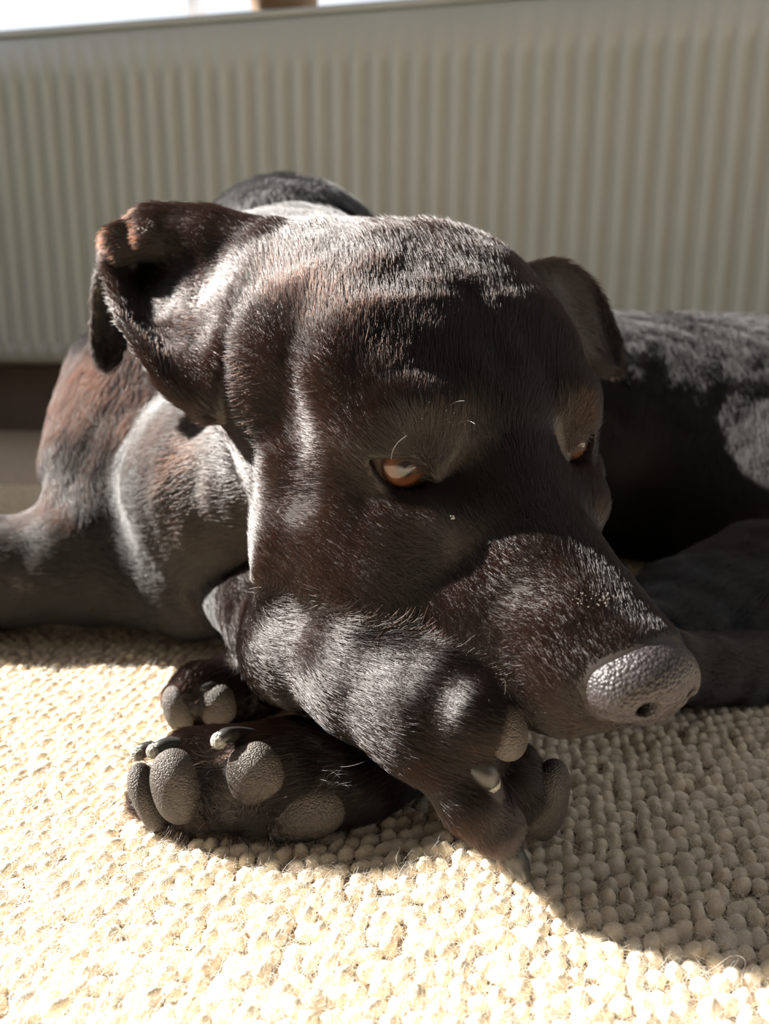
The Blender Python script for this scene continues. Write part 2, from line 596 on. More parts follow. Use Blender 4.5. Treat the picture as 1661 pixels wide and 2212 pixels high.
# torso, withers, chest (world cm)
tail = lambda p: np.tile(unit((.1, -.3, -.9)), (len(p), 1))
prims.append(chain([((-7, 57, 12), 9.0), ((6, 63, 11), 9.6), ((26, 64, 8.6), 9.8), ((48, 62, 9), 10.4)], ck=3, k=2, flow=tail, ln=1.3))
prims.append(ell(W(630, 640, 56), (7.6, 8, 8.0), k=3, flow=lambda p: np.tile(unit((.2, -.5, -.6)), (len(p), 1)), ln=1.4))                       # withers
prims.append(ell(W(390, 970, 50), (6.6, 7, 8.2), k=4.5, flow=lambda p: np.tile(unit((-.3, .2, -1)), (len(p), 1)), ln=1.1))   # chest, shoulder
prims.append(chain([(W(250, 820, 51), 3.0), (W(205, 1000, 48), 2.8), (W(235, 1130, 46), 2.6)], k=3, ln=1.0))   # upper arm
# neck
prims.append(chain([(Hd(0, -8, .8), 5.4), (W(640, 720, 45), 6.4), (W(560, 780, 53), 8.2)], ck=2, k=2, ln=1.2))
prims.append(chain([(Hd(-1.0, -6.5, -2.5), 4.2), (W(500, 1050, 42), 5.0), (W(430, 1020, 50), 6)], ck=2, k=1.8, ln=1.1))
# far haunch and hind leg at the right
prims.append(ell((30, 55, 6.0), (9, 6, 5.6), k=3.5, flow=tail, ln=1.2))
prims.append(chain([(W(1660, 1270, 46), 4.0), (W(1480, 1330, 44), 3.2), (W(1420, 1380, 41), 2.2)], k=1.2, ln=1.0))
prims.append(chain([(W(1850, 1440, 39), 1.9), (W(1600, 1450, 38), 1.75), (W(1440, 1440, 36), 1.6), (W(1330, 1440, 35), 1.4)], k=.8, ln=.9))
# long dark leg lying out to the left
prims.append(chain([(W(560, 1270, 43), 2.4), (W(420, 1270, 44), 2.6), (W(200, 1222, 46), 3.2), (W(-60, 1240, 46), 3.3), (W(-350, 1260, 46), 2.6)], ck=1, k=3, ln=.9))
# forearm of the upper paw, then paw
prims.append(chain([(W(480, 1180, 46), 3.6), (W(620, 1330, 37), 2.6), (W(650, 1392, 29.8), 1.95), (W(790, 1450, 27.1), 1.85), (W(920, 1530, 25.5), 1.85), (W(985, 1580, 24.9), 1.68)], ck=1.6, k=.8, ln=.75))
prims.append(chain([(W(950, 1505, 24.7), 1.3), (W(1010, 1538, 23.8), 1.1), (W(1042, 1556, 23.5), .98)], k=.5, ln=.55))
prims.append(chain([(W(950, 1600, 24.9), 1.45), (W(1020, 1715, 24.2), 1.1), (W(1062, 1772, 24.15), .82), (W(1092, 1826, 24.45), .48)], k=.25, ln=.6))
prims.append(chain([(W(1000, 1590, 26.9), 1.1), (W(1090, 1665, 26.9), 1.05), (W(1132, 1708, 26.8), .98)], k=.2, ln=.6))
prims.append(chain([(W(985, 1600, 24.3), .8), (W(1022, 1640, 23.7), .58)], k=.3, ln=.4))
# lower paw: lies on its side, pads to the viewer
prims.append(chain([(W(1080, 1400, 38), 2.8), (W(920, 1590, 31.5), 2.1), (W(740, 1680, 29.3), 2.05), (W(590, 1690, 28.5), 1.95), (W(470, 1695, 28.2), 1.65)], ck=.8, k=.8, ln=.7))
prims.append(chain([(W(480, 1690, 28), 1.3), (W(400, 1692, 27.6), 1.2)], k=.4, ln=.6))
prims.append(chain([(W(480, 1700, 28.6), 1.2), (W(350, 1715, 28.2), 1.05)], k=.3, ln=.6))
prims.append(chain([(W(640, 1650, 28), 1.3), (W(560, 1655, 27.4), 1.15)], k=.4, ln=.6))
prims.append(chain([(W(640, 1640, 29), 1.3), (W(420, 1640, 28.6), 1.15)], k=.4, ln=.6))
# soft paw behind
prims.append(chain([(W(640, 1440, 40), 2.4), (W(520, 1495, 36.5), 1.9), (W(440, 1500, 35), 1.5)], k=.6, ln=.6))
prims.append(chain([(W(460, 1490, 35), 1.1), (W(400, 1510, 34.4), .95)], k=.3, ln=.5))
prims.append(chain([(W(500, 1505, 35), 1.1), (W(468, 1520, 34.2), .9)], k=.3, ln=.5))

# head
head_ell((0, -6.0, .8), (5.2, 6.6, 4.5), both=False, k=1.5, flow=fup, ln=.9)
head_ell((2.3, -7.2, 2.9), (2.9, 5.0, 3.0), tilt=-8, k=1.2, flow=fup, ln=.9)
head_chain([(0, -4.5, 2.4, 2.6), (0, -1.0, .4, 2.4), (0, 1.4, -1.4, 2.1)], both=False, k=1.2, flow=fup, ln=.7)
head_chain([(2.2, -3.4, 2.1, 2.4), (2.9, -.9, 1.15, 1.35)], k=1.0, flow=fup, ln=.7)                # brow
head_chain([(2.7, 1.6, -1.9, 1.3), (4.4, -1.0, -2.1, 1.35), (5.4, -4.0, -1.7, 1.3), (5.6, -7.2, -.3, 1.3)], k=1.0, flow=fb, ln=.7)   # cheekbone
head_ell((4.2, -4.6, -3.6), (2.3, 4.4, 3.6), k=1.2, flow=flow_head(0, -1, -.25), ln=.9)         # cheek
head_chain([(0, .4, -1.8, 2.45), (0, 4, -2.5, 2.05), (0, 8.3, -3.05, 1.55)], both=False, k=1.0, flow=fb, ln=.42)
head_chain([(1.5, .2, -3.2, 2.1), (1.35, 4, -3.8, 1.8), (.95, 7.9, -3.75, 1.4)], k=.9, flow=fb, ln=.45)
head_ell((1.75, 5.0, -4.9), (1.3, 3.6, 1.7), rotz=8, k=.7, flow=fb, ln=.5)                       # flews
head_chain([(3.3, -5, -6.0, 2.0), (2.5, -1, -6.3, 1.8), (2.0, 2.2, -6.3, 1.5), (1.0, 5.6, -6.2, 1.0)], k=.8, flow=fb, ln=.6)   # jaw
head_ell((0, 6.4, -6.0), (1.25, 1.4, .95), both=False, k=.7, flow=fb, ln=.5)
head_chain([(0, -6, -3.5, 3.8), (0, .5, -4.4, 2.2), (0, 6, -5.0, 1.2)], both=False, k=1.0, flow=fb, ln=.7)
head_chain([(3.3, -1.2, 1.0, 1.1), (3.9, -3.6, 1.6, 1.5), (4.1, -6.5, 2.0, 1.8)], k=2.2, flow=fup, ln=.7)   # temple
prims.append(chain([(Hd(0, .2, 3.6), .3), (Hd(0, -3.4, 6.3), .4), (Hd(0, -8.0, 7.4), .4)], op='s', k=1.0))   # furrow on the forehead

prims.append(ell(W(695, 1165, 31.2), (2.5, 2.5, 2.8), k=2.4, flow=fb, ln=.8))       # jowl on the foreleg
prims.append(ell(W(596, 835, 31.8), (1.9, 2.2, 2.9), k=3.0, flow=fb, ln=.8))        # parotid
prims.append(ell(W(600, 650, 32.8), (1.9, 2.1, 2.7), k=3.0, flow=fb, ln=.8))         # root of the ear
prims.append(chain([(W(680, 1205, 29.6), 1.9), (W(850, 1282, 27.2), 1.6), (W(1000, 1368, 25.6), 1.25)], ck=1, k=1.6, flow=fb, ln=.6))   # lip resting on the leg
prims.append(ell(W(845, 1235, 28.2), (2.2, 2.1, 1.9), k=2.0, flow=fb, ln=.6))
for s in (-1, 1):
    prims.append(chain([(Hd(0, 8.9, -5.15), .05), (Hd(1.3 * s, 7.6, -5.45), .06), (Hd(2.35 * s, 4.5, -5.7), .06)], op='s', k=.22))    # mouth line
prims.append(chain([(W(468, 1588, 26.3), .42), (W(468, 1690, 26.0), .48), (W(500, 1790, 26.2), .4)], op='s', k=.7))      # valley between the toes
prims.append(chain([(W(345, 1640, 27.4), .2), (W(338, 1730, 26.6), .25), (W(390, 1800, 26.8), .2)], op='s', k=.3))
# eye sockets, lids
EYES = []
for s in (-1, 1):
    c = Hd(3.28 * s, -.58, -.12)
    e = unit(HM @ np.array([.36 * s, .92, .02]))
    h = unit(HM @ np.array([.90 * s, -.30, .22]))     # to the outer corner
    h = unit(h - e * (h @ e)); vv_ = np.cross(h, e) * s
    if vv_ @ HU < 0: vv_ = -vv_
    EYES.append((c, e, h, vv_))
    prims.append(ell(Hd(4.1 * s, -2.3, -.1), (1.25, 1.7, 1.3), k=1.4, flow=fb, ln=.6))
    prims.append(ell(c, (1.36, 1.36, 1.36), k=.8, flow=fb, ln=.35))

    def lid(p, c=c, e=e, h=h, vv_=vv_):
        q = p - c; a, b, g = q @ h, q @ vv_, q @ e
        w = 1.22
        mid = -.06 + .10 * a
        half = .60 * np.clip(1 - (a / w) ** 2, -1, 1)
        d = np.abs(b - mid) - half
        return np.maximum(d * .8, .35 - g)
    prims.append(Prim(lid, c, 2.2, op='s', k=.12))
    # tear line running down from the inner corner
    prims.append(chain([(c - h * .95 - vv_ * .1 + e * .95, .12), (c - h * 1.5 - vv_ * .55 + e * 1.1, .10), (c - h * 1.9 - vv_ * 1.1 + e * 1.0, .06)], op='s', k=.25))

# ears
prims.append(chain([(W(440, 492, 33.5), .65), (W(335, 490, 34.0), .75), (W(272, 520, 34.0), .6), (W(252, 545, 34.0), .35)], k=.4, ln=.7))
prims.append(chain([(W(590, 560, 32.2), 1.4), (W(470, 528, 32.9), 1.05), (W(350, 518, 33.5), .85), (W(272, 545, 33.7), .45)], k=.5, ln=.75))
ear_r = [[W(600, 520, 32.5), W(545, 640, 31), W(490, 780, 30.3), W(455, 885, 30.3)],
         [W(460, 475, 33), W(440, 610, 32.4), W(410, 745, 31.5), W(378, 838, 30.6)],
         [W(330, 470, 34), W(318, 600, 35.2), W(322, 690, 33.2), W(335, 785, 31.0)],
         [W(245, 525, 34), W(238, 575, 34.6), W(250, 630, 33.4), W(266, 695, 32)]]
prims.append(sheet(ear_r, (.55, .26), k=.7, ln=.75))
ear_tip = [[W(345, 480, 35), W(270, 510, 35), W(242, 560, 34.4)],
           [W(310, 570, 37), W(250, 580, 36.8), W(215, 610, 36)],
           [W(290, 680, 37.6), W(245, 700, 37.6), W(205, 710, 37)],
           [W(250, 780, 37.6), W(230, 790, 37.6), W(212, 780, 37.2)]]
prims.append(sheet(ear_tip, (.3, .24), n=(24, 14), k=.4, ln=.6))
ear_l = [[W(1105, 610, 34.5), W(1130, 660, 34.2), W(1160, 730, 33.8)],
         [W(1195, 588, 35.3), W(1205, 660, 35.4), W(1210, 740, 34.8)],
         [W(1265, 622, 36), W(1270, 690, 36.2), W(1255, 760, 35.6)],
         [W(1320, 720, 36.4), W(1310, 755, 36.5), W(1285, 790, 36)],
         [W(1335, 790, 36.4), W(1325, 795, 36.4), W(1310, 798, 36.2)]]
prims.append(sheet(ear_l, (.6, .26), k=.8, ln=.65))

AX = axis(-11.5, 10.5, .13, -34, 50)
AY = axis(17.5, 36.5, .13, 14, 78)
AZ = axis(.02, 22.5, .13, -.3, 29)
V, Q = polygonise(prims, AX, AY, AZ)
V = relax(V, Q, 2)
# rest on the rug
V[:, 2] = np.where(V[:, 2] < .3, .3 - (.3 - V[:, 2]) * .15, V[:, 2])
NV = normals(V, Q)

dog = mesh_obj('dog', V, Q, M_SKIN)
tag(dog, 'dark brown short-haired dog lying with its chin on crossed forepaws on the rug', 'dog')


# ------------------------------------------------------------------ nose leather
nose_p = []
A_H = np.stack([HL, HF, HU])
nose_p.append(ell(Hd(0, 9.1, -2.95), (1.48, 1.25, 1.2), A_H, k=.3))
for s in (-1, 1):
    nose_p.append(ell(Hd(1.02 * s, 8.85, -3.2), (.84, 1.12, .88), A_H, k=.4))
nose_p.append(ell(Hd(0, 9.3, -3.75), (.75, .75, .55), A_H, k=.35))
for s in (-1, 1):
    nose_p.append(chain([(Hd(.66 * s, 10.5, -3.1), .27), (Hd(.8 * s, 9.5, -3.15), .25)], op='s', k=.18))
    nose_p.append(chain([(Hd(.85 * s, 10.3, -3.35), .15), (Hd(1.45 * s, 9.75, -3.6), .11), (Hd(1.9 * s, 9.1, -3.6), .09)], op='s', k=.14))
nose_p.append(chain([(Hd(0, 10.5, -2.8), .05), (Hd(0, 10.2, -3.7), .07), (Hd(0, 9.7, -4.4), .09)], op='s', k=.16))
nc = Hd(0, 9.3, -2.8)
gx, gy, gz = [np.arange(c - 2.4, c + 2.4, .075) for c in nc]
gx, gy, gz = [g_[:(len(g_) - 1) // 8 * 8 + 1] for g_ in (gx, gy, gz)]
nv, nq = polygonise(nose_p, gx, gy, gz)
nv = relax(nv, nq, 1)
mesh_obj('nose', nv, nq, M_NOSE, dog)['label'] = 'pebbled grey-black nose leather'


# ------------------------------------------------------------------ parametric parts
def sphere_mesh(nu=32, nv_=18):
    V_, F_ = [], []
    for j in range(nv_ + 1):
        th = math.pi * j / nv_
        for i in range(nu):
            ph = 2 * math.pi * i / nu
            V_.append((math.sin(th) * math.cos(ph), math.sin(th) * math.sin(ph), math.cos(th)))
    for j in range(nv_):
        for i in range(nu):
            F_.append((j * nu + i, (j + 1) * nu + i, (j + 1) * nu + (i + 1) % nu, j * nu + (i + 1) % nu))
    return np.array(V_), F_


SPH = sphere_mesh()
PADS = []


def pad(px, py, d, ra, rb, rot, depth, taper=0.0, parent=None, tilt=0):
    """a leathery pad: half sizes ra (across) and rb (along) in photo pixels"""
    c = W(px, py, d); k = d / F_PX; a = math.radians(rot)
    e1 = RT * math.cos(a) + UP * math.sin(a); e2 = -RT * math.sin(a) + UP * math.cos(a); e3 = FWD.copy()
    if tilt:
        t = math.radians(tilt); e1, e3 = e1 * math.cos(t) + e3 * math.sin(t), e3 * math.cos(t) - e1 * math.sin(t)
    v_ = SPH[0].copy()
    s_ = np.sign(v_) * np.abs(v_) ** .88
    w = 1 + taper * s_[:, 1]
    P_ = c + (s_[:, :1] * w[:, None]) * e1 * ra * k + s_[:, 1:2] * e2 * rb * k + s_[:, 2:3] * e3 * depth
    mesh_obj('paw_pad', P_, SPH[1], M_PAD, dog)
    PADS.append((c, np.stack([e1, e2, e3]), np.array([ra * k, rb * k, depth])))


pad(387, 1697, 27.0, 58, 82, 24, .85, -.14)
pad(553, 1668, 26.8, 64, 66, 25, .85, -.1)
pad(322, 1722, 27.6, 30, 78, 24, .8)
pad(652, 1752, 27.3, 98, 64, 10, .85)
pad(1094, 1576, 23.3, 43, 66, 12, .78, 0, tilt=-25)
pad(1184, 1727, 26.75, 42, 88, -12, .95, 0, tilt=-25)
pad(470, 1522, 34.0, 42, 46, 10, .7)
pad(388, 1528, 34.0, 34, 52, 15, .8)


def tube(pts, rad, nu=14, n=16):
    P_ = cat1(np.array(pts, float), n); r_ = cat1(np.array(rad, float), n)
    T = np.gradient(P_, axis=0); T /= np.linalg.norm(T, axis=1, keepdims=True)
    ref = np.array([.3, .2, .9]); V_, F_ = [], []
    for i in range(n):
        a = unit(np.cross(T[i], ref)); b = np.cross(T[i], a)
        for j in range(nu):
            t = 2 * math.pi * j / nu
            V_.append(P_[i] + (a * math.cos(t) + b * math.sin(t)) * max(r_[i], .01))
    for i in range(n - 1):
        for j in range(nu):
            F_.append((i * nu + j, i * nu + (j + 1) % nu, (i + 1) * nu + (j + 1) % nu, (i + 1) * nu + j))
    V_ += [P_[0] - T[0] * r_[0] * .3, P_[-1] + T[-1] * max(r_[-1], .01) * .6]
    a, b = n * nu, n * nu + 1
    for j in range(nu):
        F_.append((a, (j + 1) % nu, j)); F_.append((b, (n - 1) * nu + j, (n - 1) * nu + (j + 1) % nu))
    return np.array(V_), F_


CLAWS = []


def claw(pts, rad, tip=None):
    v_, f_ = tube(pts, rad)
    o = mesh_obj('claw', v_, f_, M_CLAW, dog)
    CLAWS.append((np.array(pts), max(rad)))
    if tip:
        p, r_ = tip
        q = SPH[0] * (1 + .12 * np.sin(SPH[0][:, :1] * 9) * np.cos(SPH[0][:, 1:2] * 11))
        mesh_obj('claw_tip', p + q * r_, SPH[1], M_CLAWTIP, o)
    return o


claw([W(1085, 1815, 24.5), W(1110, 1852, 24.4), W(1127, 1882, 24.5), W(1136, 1908, 24.8)], [.42, .40, .30, .05])
claw([W(1005, 1622, 23.9), W(1035, 1655, 23.35), W(1056, 1682, 23.3), W(1066, 1697, 23.4)], [.40, .42, .36, .2], (W(1062, 1692, 23.3), .26))
claw([W(545, 1592, 27.9), W(512, 1588, 27.3), W(485, 1590, 26.7), W(474, 1598, 26.7)], [.30, .30, .27, .2], (W(473, 1600, 26.65), .29))
claw([W(392, 1612, 28.0), W(365, 1610, 27.8), W(345, 1615, 27.6), W(332, 1624, 27.6)], [.3, .3, .26, .2], (W(332, 1622, 27.5), .26))
claw([W(350, 1628, 28.8), W(325, 1618, 28.6), W(308, 1620, 28.5), W(301, 1630, 28.5)], [.28, .28, .24, .18], (W(301, 1628, 28.4), .26))
claw([W(480, 1488, 34.2), W(455, 1484, 33.9), W(438, 1487, 33.8), W(428, 1490, 33.9)], [.3, .28, .22, .1])


# ------------------------------------------------------------------ eyes
def eye_mat():
    m, N, Lk, b = new_mat('amber_eye')
    at = N.new('ShaderNodeAttribute'); at.attribute_name = 'ang'
    r = N.new('ShaderNodeValToRGB'); el = r.color_ramp.elements
    r.color_ramp.interpolation = 'LINEAR'
    el[0].position = .0; el[0].color = (.004, .003, .003, 1)
    el[1].position = 1.0; el[1].color = (.35, .28, .24, 1)
    for p, c in ((.13, (.004, .003, .003)), (.15, (.07, .028, .013)), (.30, (.13, .052, .024)), (.40, (.05, .02, .01)), (.43, (.02, .012, .01)), (.50, (.12, .085, .07))):
        e = el.new(p); e.color = (*c, 1)
    Lk.new(at.outputs['Fac'], r.inputs['Fac']); Lk.new(r.outputs['Color'], b.inputs['Base Color'])
    b.inputs['Roughness'].default_value = .25
    b.inputs['Coat Weight'].default_value = 1.0; b.inputs['Coat Roughness'].default_value = .02
    b.inputs['Coat IOR'].default_value = 1.45
    return m


M_EYE = eye_mat()
for (c, e, h, vv_) in EYES:
    g = unit(e + vv_ * .16)
    h2 = unit(h - g * (h @ g)); v2 = np.cross(g, h2)
    bulge = 1 + .06 * np.exp(-((1 - SPH[0][:, 2:3]) / .12))
    P_ = c + (SPH[0][:, :1] * h2 + SPH[0][:, 1:2] * v2 + SPH[0][:, 2:3] * g) * 1.19 * bulge
    o = mesh_obj('eye', P_, SPH[1], M_EYE, dog)
    o['label'] = 'amber-brown eye'
    at = o.data.attributes.new('ang', 'FLOAT', 'POINT')
    at.data.foreach_set('value', (np.arccos(np.clip(SPH[0][:, 2], -1, 1)) / (math.pi / 2)).astype(np.float32))

# ------------------------------------------------------------------ coat
union = [q for q in prims if q.op == 'u' and q.flow is not None]


def field(p):
    """direction the hair lies in and its length, blended over the forms underneath"""
    fl = np.zeros_like(p); ln = np.zeros(len(p)); sw = np.full(len(p), 1e-9)
    for q in union:
        m = np.where(np.linalg.norm(p - q.c, axis=1) - q.r < 1.6)[0]
        if not len(m): continue
        w = np.exp(-np.maximum(q.fn(p[m]), 0) / .3)
        k = w > 2e-3; m = m[k]; w = w[k]
        if not len(m): continue
        fl[m] += q.flow(p[m]) * w[:, None]; ln[m] += q.ln * w; sw[m] += w
    return fl / sw[:, None], ln / sw


def noise3(p, f, seed):
    r_ = np.random.default_rng(seed); out = np.zeros(len(p))
    for _ in range(6):
        k = r_.normal(size=3) * f; out += np.sin(p @ k + r_.uniform(0, 6.28))
    return out / 6 ** .5


def bald(p):
    m = np.zeros(len(p), bool)
    for c, A, r_ in PADS:
        q = (p - c) @ A.T; m |= np.sqrt(((q / (r_ + .02)) ** 2).sum(1)) < 1.0
    near = np.linalg.norm(p - nc, axis=1) < 3.2
    m[near] |= evaluate(nose_p, p[near]) < .03
    for (c, e, h, vv_) in EYES:
        q = p - c; a, b, g = q @ h, q @ vv_, q @ e
        m |= (np.linalg.norm(q, axis=1) < 1.6) & (g > 0) & (np.abs(b + .06 - .10 * a) < .60 * np.maximum(1 - (a / 1.22) ** 2, 0) + .10) & (np.abs(a) < 1.3)
        m |= np.linalg.norm(q, axis=1) < 1.22
    for P_, r_ in CLAWS:
        for i in range(len(P_) - 1):
            m |= _cone(p, P_[i], P_[i + 1], r_, r_) < .0
    return m


if FUR:
    T3 = np.concatenate([Q[:, [0, 1, 2]], Q[:, [0, 2, 3]]])
    a, b, c = V[T3[:, 0]], V[T3[:, 1]], V[T3[:, 2]]
    cr = np.cross(b - a, c - a); ar = np.linalg.norm(cr, axis=1) / 2
    cen = (a + b + c) / 3; nn = cr / (2 * ar[:, None] + 1e-12)
    view = cen - CAM; dep = view @ FWD; vd = np.linalg.norm(view, axis=1)
    facing = -(nn * view).sum(1) / vd
    inx = np.abs(view @ RT) / dep; iny = np.abs(view @ UP) / dep
    dens = 440 * (26 / np.maximum(dep, 22)) ** 1.7
    dens *= np.where(facing > -.25, 1, .15) * np.where((inx < .62) & (iny < .8), 1, .15)
    lam = ar * dens
    cnt = rng.poisson(lam)
    idx = np.repeat(np.arange(len(T3)), cnt)
    u = rng.random((len(idx), 2)); fl_ = u.sum(1) > 1; u[fl_] = 1 - u[fl_]
    w0 = 1 - u.sum(1)
    bary = np.stack([w0, u[:, 0], u[:, 1]], 1)[:, :, None]
    P0 = (V[T3[idx]] * bary).sum(1); N0 = (NV[T3[idx]] * bary).sum(1)
    keep = ~bald(P0); P0, N0 = P0[keep], N0[keep]
    N0 /= np.linalg.norm(N0, axis=1, keepdims=True)
    FLv, LNv = field(V)
    fl = (FLv[T3[idx[keep]]] * bary[keep]).sum(1); ln = (LNv[T3[idx[keep]]] * bary[keep][:, :, 0]).sum(1)
    fl += .22 * np.stack([noise3(P0, .55, s) for s in (1, 2, 3)], 1)
    fl += rng.normal(size=fl.shape) * .16
    t = fl - N0 * (fl * N0).sum(1, keepdims=True)
    t /= np.linalg.norm(t, axis=1, keepdims=True) + 1e-9
    dep = (P0 - CAM) @ FWD
    L_ = ln * rng.uniform(.65, 1.15, len(P0)) * (1 + .15 * noise3(P0, 1.3, 9))
    lift = .22 + .10 * rng.random(len(P0)) + .06 * noise3(P0, 2.2, 5)
    ss = np.array([0, .35, .7, 1.0])
    K = len(ss)
    pts = np.empty((len(P0), K, 3))
    for i, s in enumerate(ss):
        pts[:, i] = P0 - N0 * .02 + t * (L_ * s)[:, None] + N0 * (L_ * (lift * s - .13 * s * s))[:, None]
    rad_ = np.outer(np.maximum(.0058 * (np.maximum(dep, 26) / 26) ** .85, .0058), np.array([1, .95, .75, .15]))
    # tufts between the pads of the paw that lies on its side
    TF = [(500, 1735, 26.7, -.5, .9, 90), (545, 1748, 26.7, .2, .9, 70), (590, 1770, 26.9, .3, -.5, 70), (440, 1765, 27.0, -.2, .8, 80), (400, 1790, 27.4, -.3, -.6, 90),
          (480, 1640, 27.0, -.8, .3, 80), (450, 1700, 27.2, -.3, .2, 90), (320, 1640, 28.2, -.9, .2, 60), (610, 1800, 27.3, .4, -.5, 80), (520, 1790, 27.4, 0, -.8, 100),
          (700, 1700, 27.2, .5, .4, 60)]
    tp = []
    for (a_, b_, d_, dx_, dy_, n_) in TF:
        c_ = W(a_, b_, d_ - .45); base_ = c_ + rng.normal(0, .28, (n_, 3)) * np.array([1, .6, 1])
        dr = RT * dx_ + UP * dy_ - FWD * .55 + rng.normal(0, .28, (n_, 3)); dr /= np.linalg.norm(dr, axis=1, keepdims=True)
        ln_ = rng.uniform(.45, .95, n_)[:, None]; bend = rng.normal(0, .12, (n_, 3)) - UP * .1
        tp.append(np.stack([base_ + dr * ln_ * s_ + bend * ln_ * s_ * s_ for s_ in ss], 1))
    tp = np.concatenate(tp)
    pts = np.concatenate([pts, tp]); rad_ = np.concatenate([rad_, np.outer(np.full(len(tp), .0062), [1, .95, .7, .15])])
    far = (np.linalg.norm(pts[:, 0] - Hd(0, -4, 0), axis=1) > 13) & (pts[:, 0, 1] > 36)
    curves_obj('coat', pts[~far], rad_[~far], M_COAT, dog)['kind'] = 'stuff'
    curves_obj('body_coat', pts[far], rad_[far], M_COAT2, dog)['kind'] = 'stuff'
    print('HAIRS', len(P0), 'VERTS', len(V))

# whiskers and brow bristles
wl = []


def whisker(a, b, sag, n=6):
    s = np.linspace(0, 1, n)[:, None]
    wl.append(a + (b - a) * s + np.asarray(sag) * (4 * s * (1 - s)))


whisker(W(968, 878, 25.2), W(1004, 866, 24.4), UP * .06)
whisker(W(990, 915, 25.0), W(1026, 916, 24.3), UP * .1)
whisker(W(1000, 935, 25.0), W(1012, 960, 24.4), UP * .06)
whisker(W(845, 992, 24.9), W(880, 940, 23.9), UP * .05 - RT * .12)
whisker(W(592, 1115, 28.2), W(606, 1093, 27.8), RT * .02)
whisker(W(632, 790, 27.9), W(634, 765, 27.5), RT * .01)
whisker(W(1090, 1500, 23.0), W(1089, 1465, 22.8), RT * .03)
whisker(W(930, 1415, 24.3), W(955, 1428, 23.9), UP * .02)
whisker(W(890, 1427, 24.5), W(952, 1425, 23.9), UP * .03)
whisker(W(615, 462, 33), W(617, 440, 32.8), RT * .02)
wp = np.array(wl)
curves_obj('whiskers', wp, np.outer(np.ones(len(wp)), [.012, .013, .012, .010, .007, .002]), M_WHISKER, dog)['kind'] = 'stuff'

# pale flakes of dried saliva on the muzzle, crust under the eye
from mathutils.bvhtree import BVHTree
BV = BVHTree.FromPolygons(V.tolist(), Q.tolist())


def hit(px, py):
    d = W(px, py, 10.0) - CAM
    h_, n_, i_, t_ = BV.ray_cast(Vector(CAM), Vector(d))
    return None if h_ is None else (np.array(h_), np.array(n_))


FV, FF = [], []
spots = [(1290 + rng.normal(0, 26), 1298 + rng.normal(0, 9), rng.uniform(.014, .032)) for _ in range(40)]
spots += [(1130 + rng.normal(0, 75), 1275 + rng.normal(0, 28), rng.uniform(.010, .024)) for _ in range(60)]
spots += [(975 + rng.normal(0, 2.5), 1118 + rng.normal(0, 7), rng.uniform(.02, .035)) for _ in range(7)]
spots += [(970 + rng.normal(0, 30), 915 + rng.normal(0, 25), rng.uniform(.010, .02)) for _ in range(9)]
tet = np.array([(1, 1, 1), (-1, -1, 1), (-1, 1, -1), (1, -1, -1)], float)
for (a_, b_, r_) in spots:
    q_ = hit(a_, b_)
    if q_ is None: continue
    o_ = q_[0] + q_[1] * .16; n0 = len(FV)
    FV += list(o_ + tet * rng.uniform(.4, 1.1, (4, 3)) * r_)
    FF += [(n0, n0 + 1, n0 + 2), (n0, n0 + 3, n0 + 1), (n0, n0 + 2, n0 + 3), (n0 + 1, n0 + 3, n0 + 2)]
M_FLAKE = simple('dry_flake', (.55, .52, .50), .6, noise=(400, .2))
fo = mesh_obj('dried_flakes', FV, FF, M_FLAKE, dog, smooth=False); fo['kind'] = 'stuff'

# ------------------------------------------------------------------ rug
v, f = boxes([(-62, 62, -14, 92, -1.2, -.3)])
rug = mesh_obj('rug', v, f, M_RUGBASE, smooth=False)
tag(rug, 'cream chunky wool loop rug under the dog', 'rug')
RA = math.radians(15)
ru = np.array([math.cos(RA), math.sin(RA)]); rv = np.array([-math.sin(RA), math.cos(RA)])
PU, PV = .60, .62
iu = np.arange(-180, 180); iv = np.arange(-150, 200)
U_, V_ = np.meshgrid(iu * PU, iv * PV, indexing='ij')
U_ = U_ + (np.arange(len(iv)) % 2 * .5 * PU)[None, :] + rng.normal(0, .07, U_.shape)
V_ = V_ + rng.normal(0, .06, V_.shape) + .10 * np.sin(U_ * .35)
XY = (U_.ravel()[:, None] * ru + V_.ravel()[:, None] * rv) + np.array([0, 30.])
ok = (np.abs(XY[:, 0]) < 61.5) & (XY[:, 1] > -13.5) & (XY[:, 1] < 91.5)
XY = XY[ok]


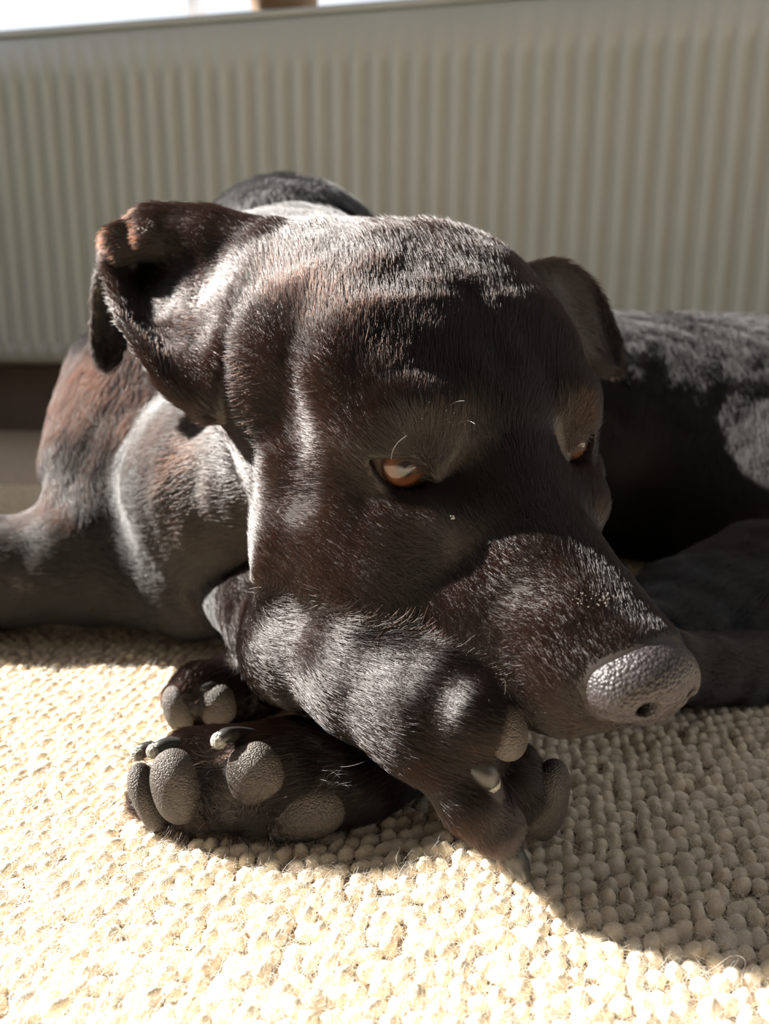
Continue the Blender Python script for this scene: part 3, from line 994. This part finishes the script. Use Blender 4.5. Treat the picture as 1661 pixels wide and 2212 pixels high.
def loops(XY, nu, nr):
    n = len(XY); dome = []
    for j in range(nr):
        th = (math.pi * .62) * (1 - j / nr)
        for i in range(nu):
            ph = 2 * math.pi * i / nu
            dome.append((math.sin(th) * math.cos(ph), math.sin(th) * math.sin(ph), math.cos(th)))
    dome.append((0, 0, 1)); dome = np.array(dome); m = len(dome)
    fq = [(j * nu + i, j * nu + (i + 1) % nu, (j + 1) * nu + (i + 1) % nu, (j + 1) * nu + i) for j in range(nr - 1) for i in range(nu)]
    ft = [((nr - 1) * nu + i, (nr - 1) * nu + (i + 1) % nu, m - 1) for i in range(nu)]
    an = RA + rng.normal(.35, .35, n)
    sx = rng.uniform(.30, .46, n); sy = rng.uniform(.22, .30, n); sz = rng.uniform(.24, .42, n)
    D_ = dome[None] * (1 + .05 * rng.normal(size=(n, m, 1)))
    x = D_[..., 0] * sx[:, None]; y = D_[..., 1] * sy[:, None]; z = D_[..., 2] * sz[:, None]
    ca, sa = np.cos(an)[:, None], np.sin(an)[:, None]
    P_ = np.stack([XY[:, :1] + x * ca - y * sa, XY[:, 1:2] + x * sa + y * ca, z - .16], -1)
    off = (np.arange(n) * m)[:, None, None]
    FQ = np.array(fq)[None] + off; FT = np.array(ft)[None] + off
    return P_.reshape(-1, 3), FQ.reshape(-1, 4), FT.reshape(-1, 3)


def pile(name, XY, nu, nr):
    P_, FQ, FT = loops(XY, nu, nr)
    F_ = np.concatenate([FQ[:, [0, 1, 2]], FQ[:, [0, 2, 3]], FT])
    o = mesh_obj(name, P_, F_, M_WOOL, rug)
    o['kind'] = 'stuff'
    return o


near = (XY[:, 1] < 42) & (XY[:, 1] > 8) & (np.abs(XY[:, 0]) < XY[:, 1] * .62 + 9)
pile('wool_pile', XY[near], 9, 5)
pile('wool_pile', XY[~near], 6, 3)
if FUR:
    r_ = XY[(XY[:, 1] < 46) & (XY[:, 1] > 10) & (np.abs(XY[:, 0]) < XY[:, 1] * .62 + 6)]
    per = np.clip(46 * (22 / np.maximum(r_[:, 1], 14)) ** 1.6, 4, 70)
    k = np.repeat(np.arange(len(r_)), rng.poisson(per))
    base = np.concatenate([r_[k] + rng.normal(0, .2, (len(k), 2)), rng.uniform(-.02, .2, (len(k), 1))], 1)
    ph = rng.uniform(0, 6.28, len(k)); L_ = rng.gamma(3, .13, len(k)) + .12
    up_ = rng.uniform(.05, .75, len(k))
    dirx = np.stack([np.cos(ph) * (1 - up_), np.sin(ph) * (1 - up_), up_], 1)
    side = np.stack([-np.sin(ph), np.cos(ph), np.zeros(len(k))], 1)
    cur = rng.normal(0, .35, len(k)); sag = rng.uniform(.1, .7, len(k))
    pts = np.empty((len(k), 5, 3))
    for i, s in enumerate(np.linspace(0, 1, 5)):
        pts[:, i] = base + dirx * (L_ * s)[:, None] + side * (L_ * cur * s * s)[:, None] - np.array([0, 0, 1]) * (L_ * sag * s * s * .8)[:, None]
    pts[..., 2] = np.maximum(pts[..., 2], -.05)
    rd = np.outer(rng.uniform(.0026, .0048, len(k)), [1, 1, .9, .8, .5])
    curves_obj('wool_fuzz', pts, rd, M_FUZZ, rug)['kind'] = 'stuff'
    print('FUZZ', len(k), 'LOOPS', len(XY))

    # long stray curls of wool
    m = 70
    b0 = np.concatenate([np.stack([rng.uniform(-13, 13, m), rng.uniform(15, 34, m)], 1), rng.uniform(.1, .35, (m, 1))], 1)
    ph = rng.uniform(0, 6.28, m); cu = rng.normal(0, 2.2, m); L_ = rng.uniform(.8, 2.6, m); hh = rng.uniform(.1, .7, m)
    t_ = np.linspace(0, 1, 12)
    an = ph[:, None] + cu[:, None] * t_ + .7 * np.sin(t_ * 9 + ph[:, None])
    st = L_[:, None] / 11
    x_ = b0[:, :1] + np.cumsum(np.cos(an) * st, 1); y_ = b0[:, 1:2] + np.cumsum(np.sin(an) * st, 1)
    z_ = b0[:, 2:] + hh[:, None] * np.sin(math.pi * t_)
    curves_obj('stray_wool', np.stack([x_, y_, z_], -1), np.full((m, 12), .0055), M_FUZZ, rug)['kind'] = 'stuff'
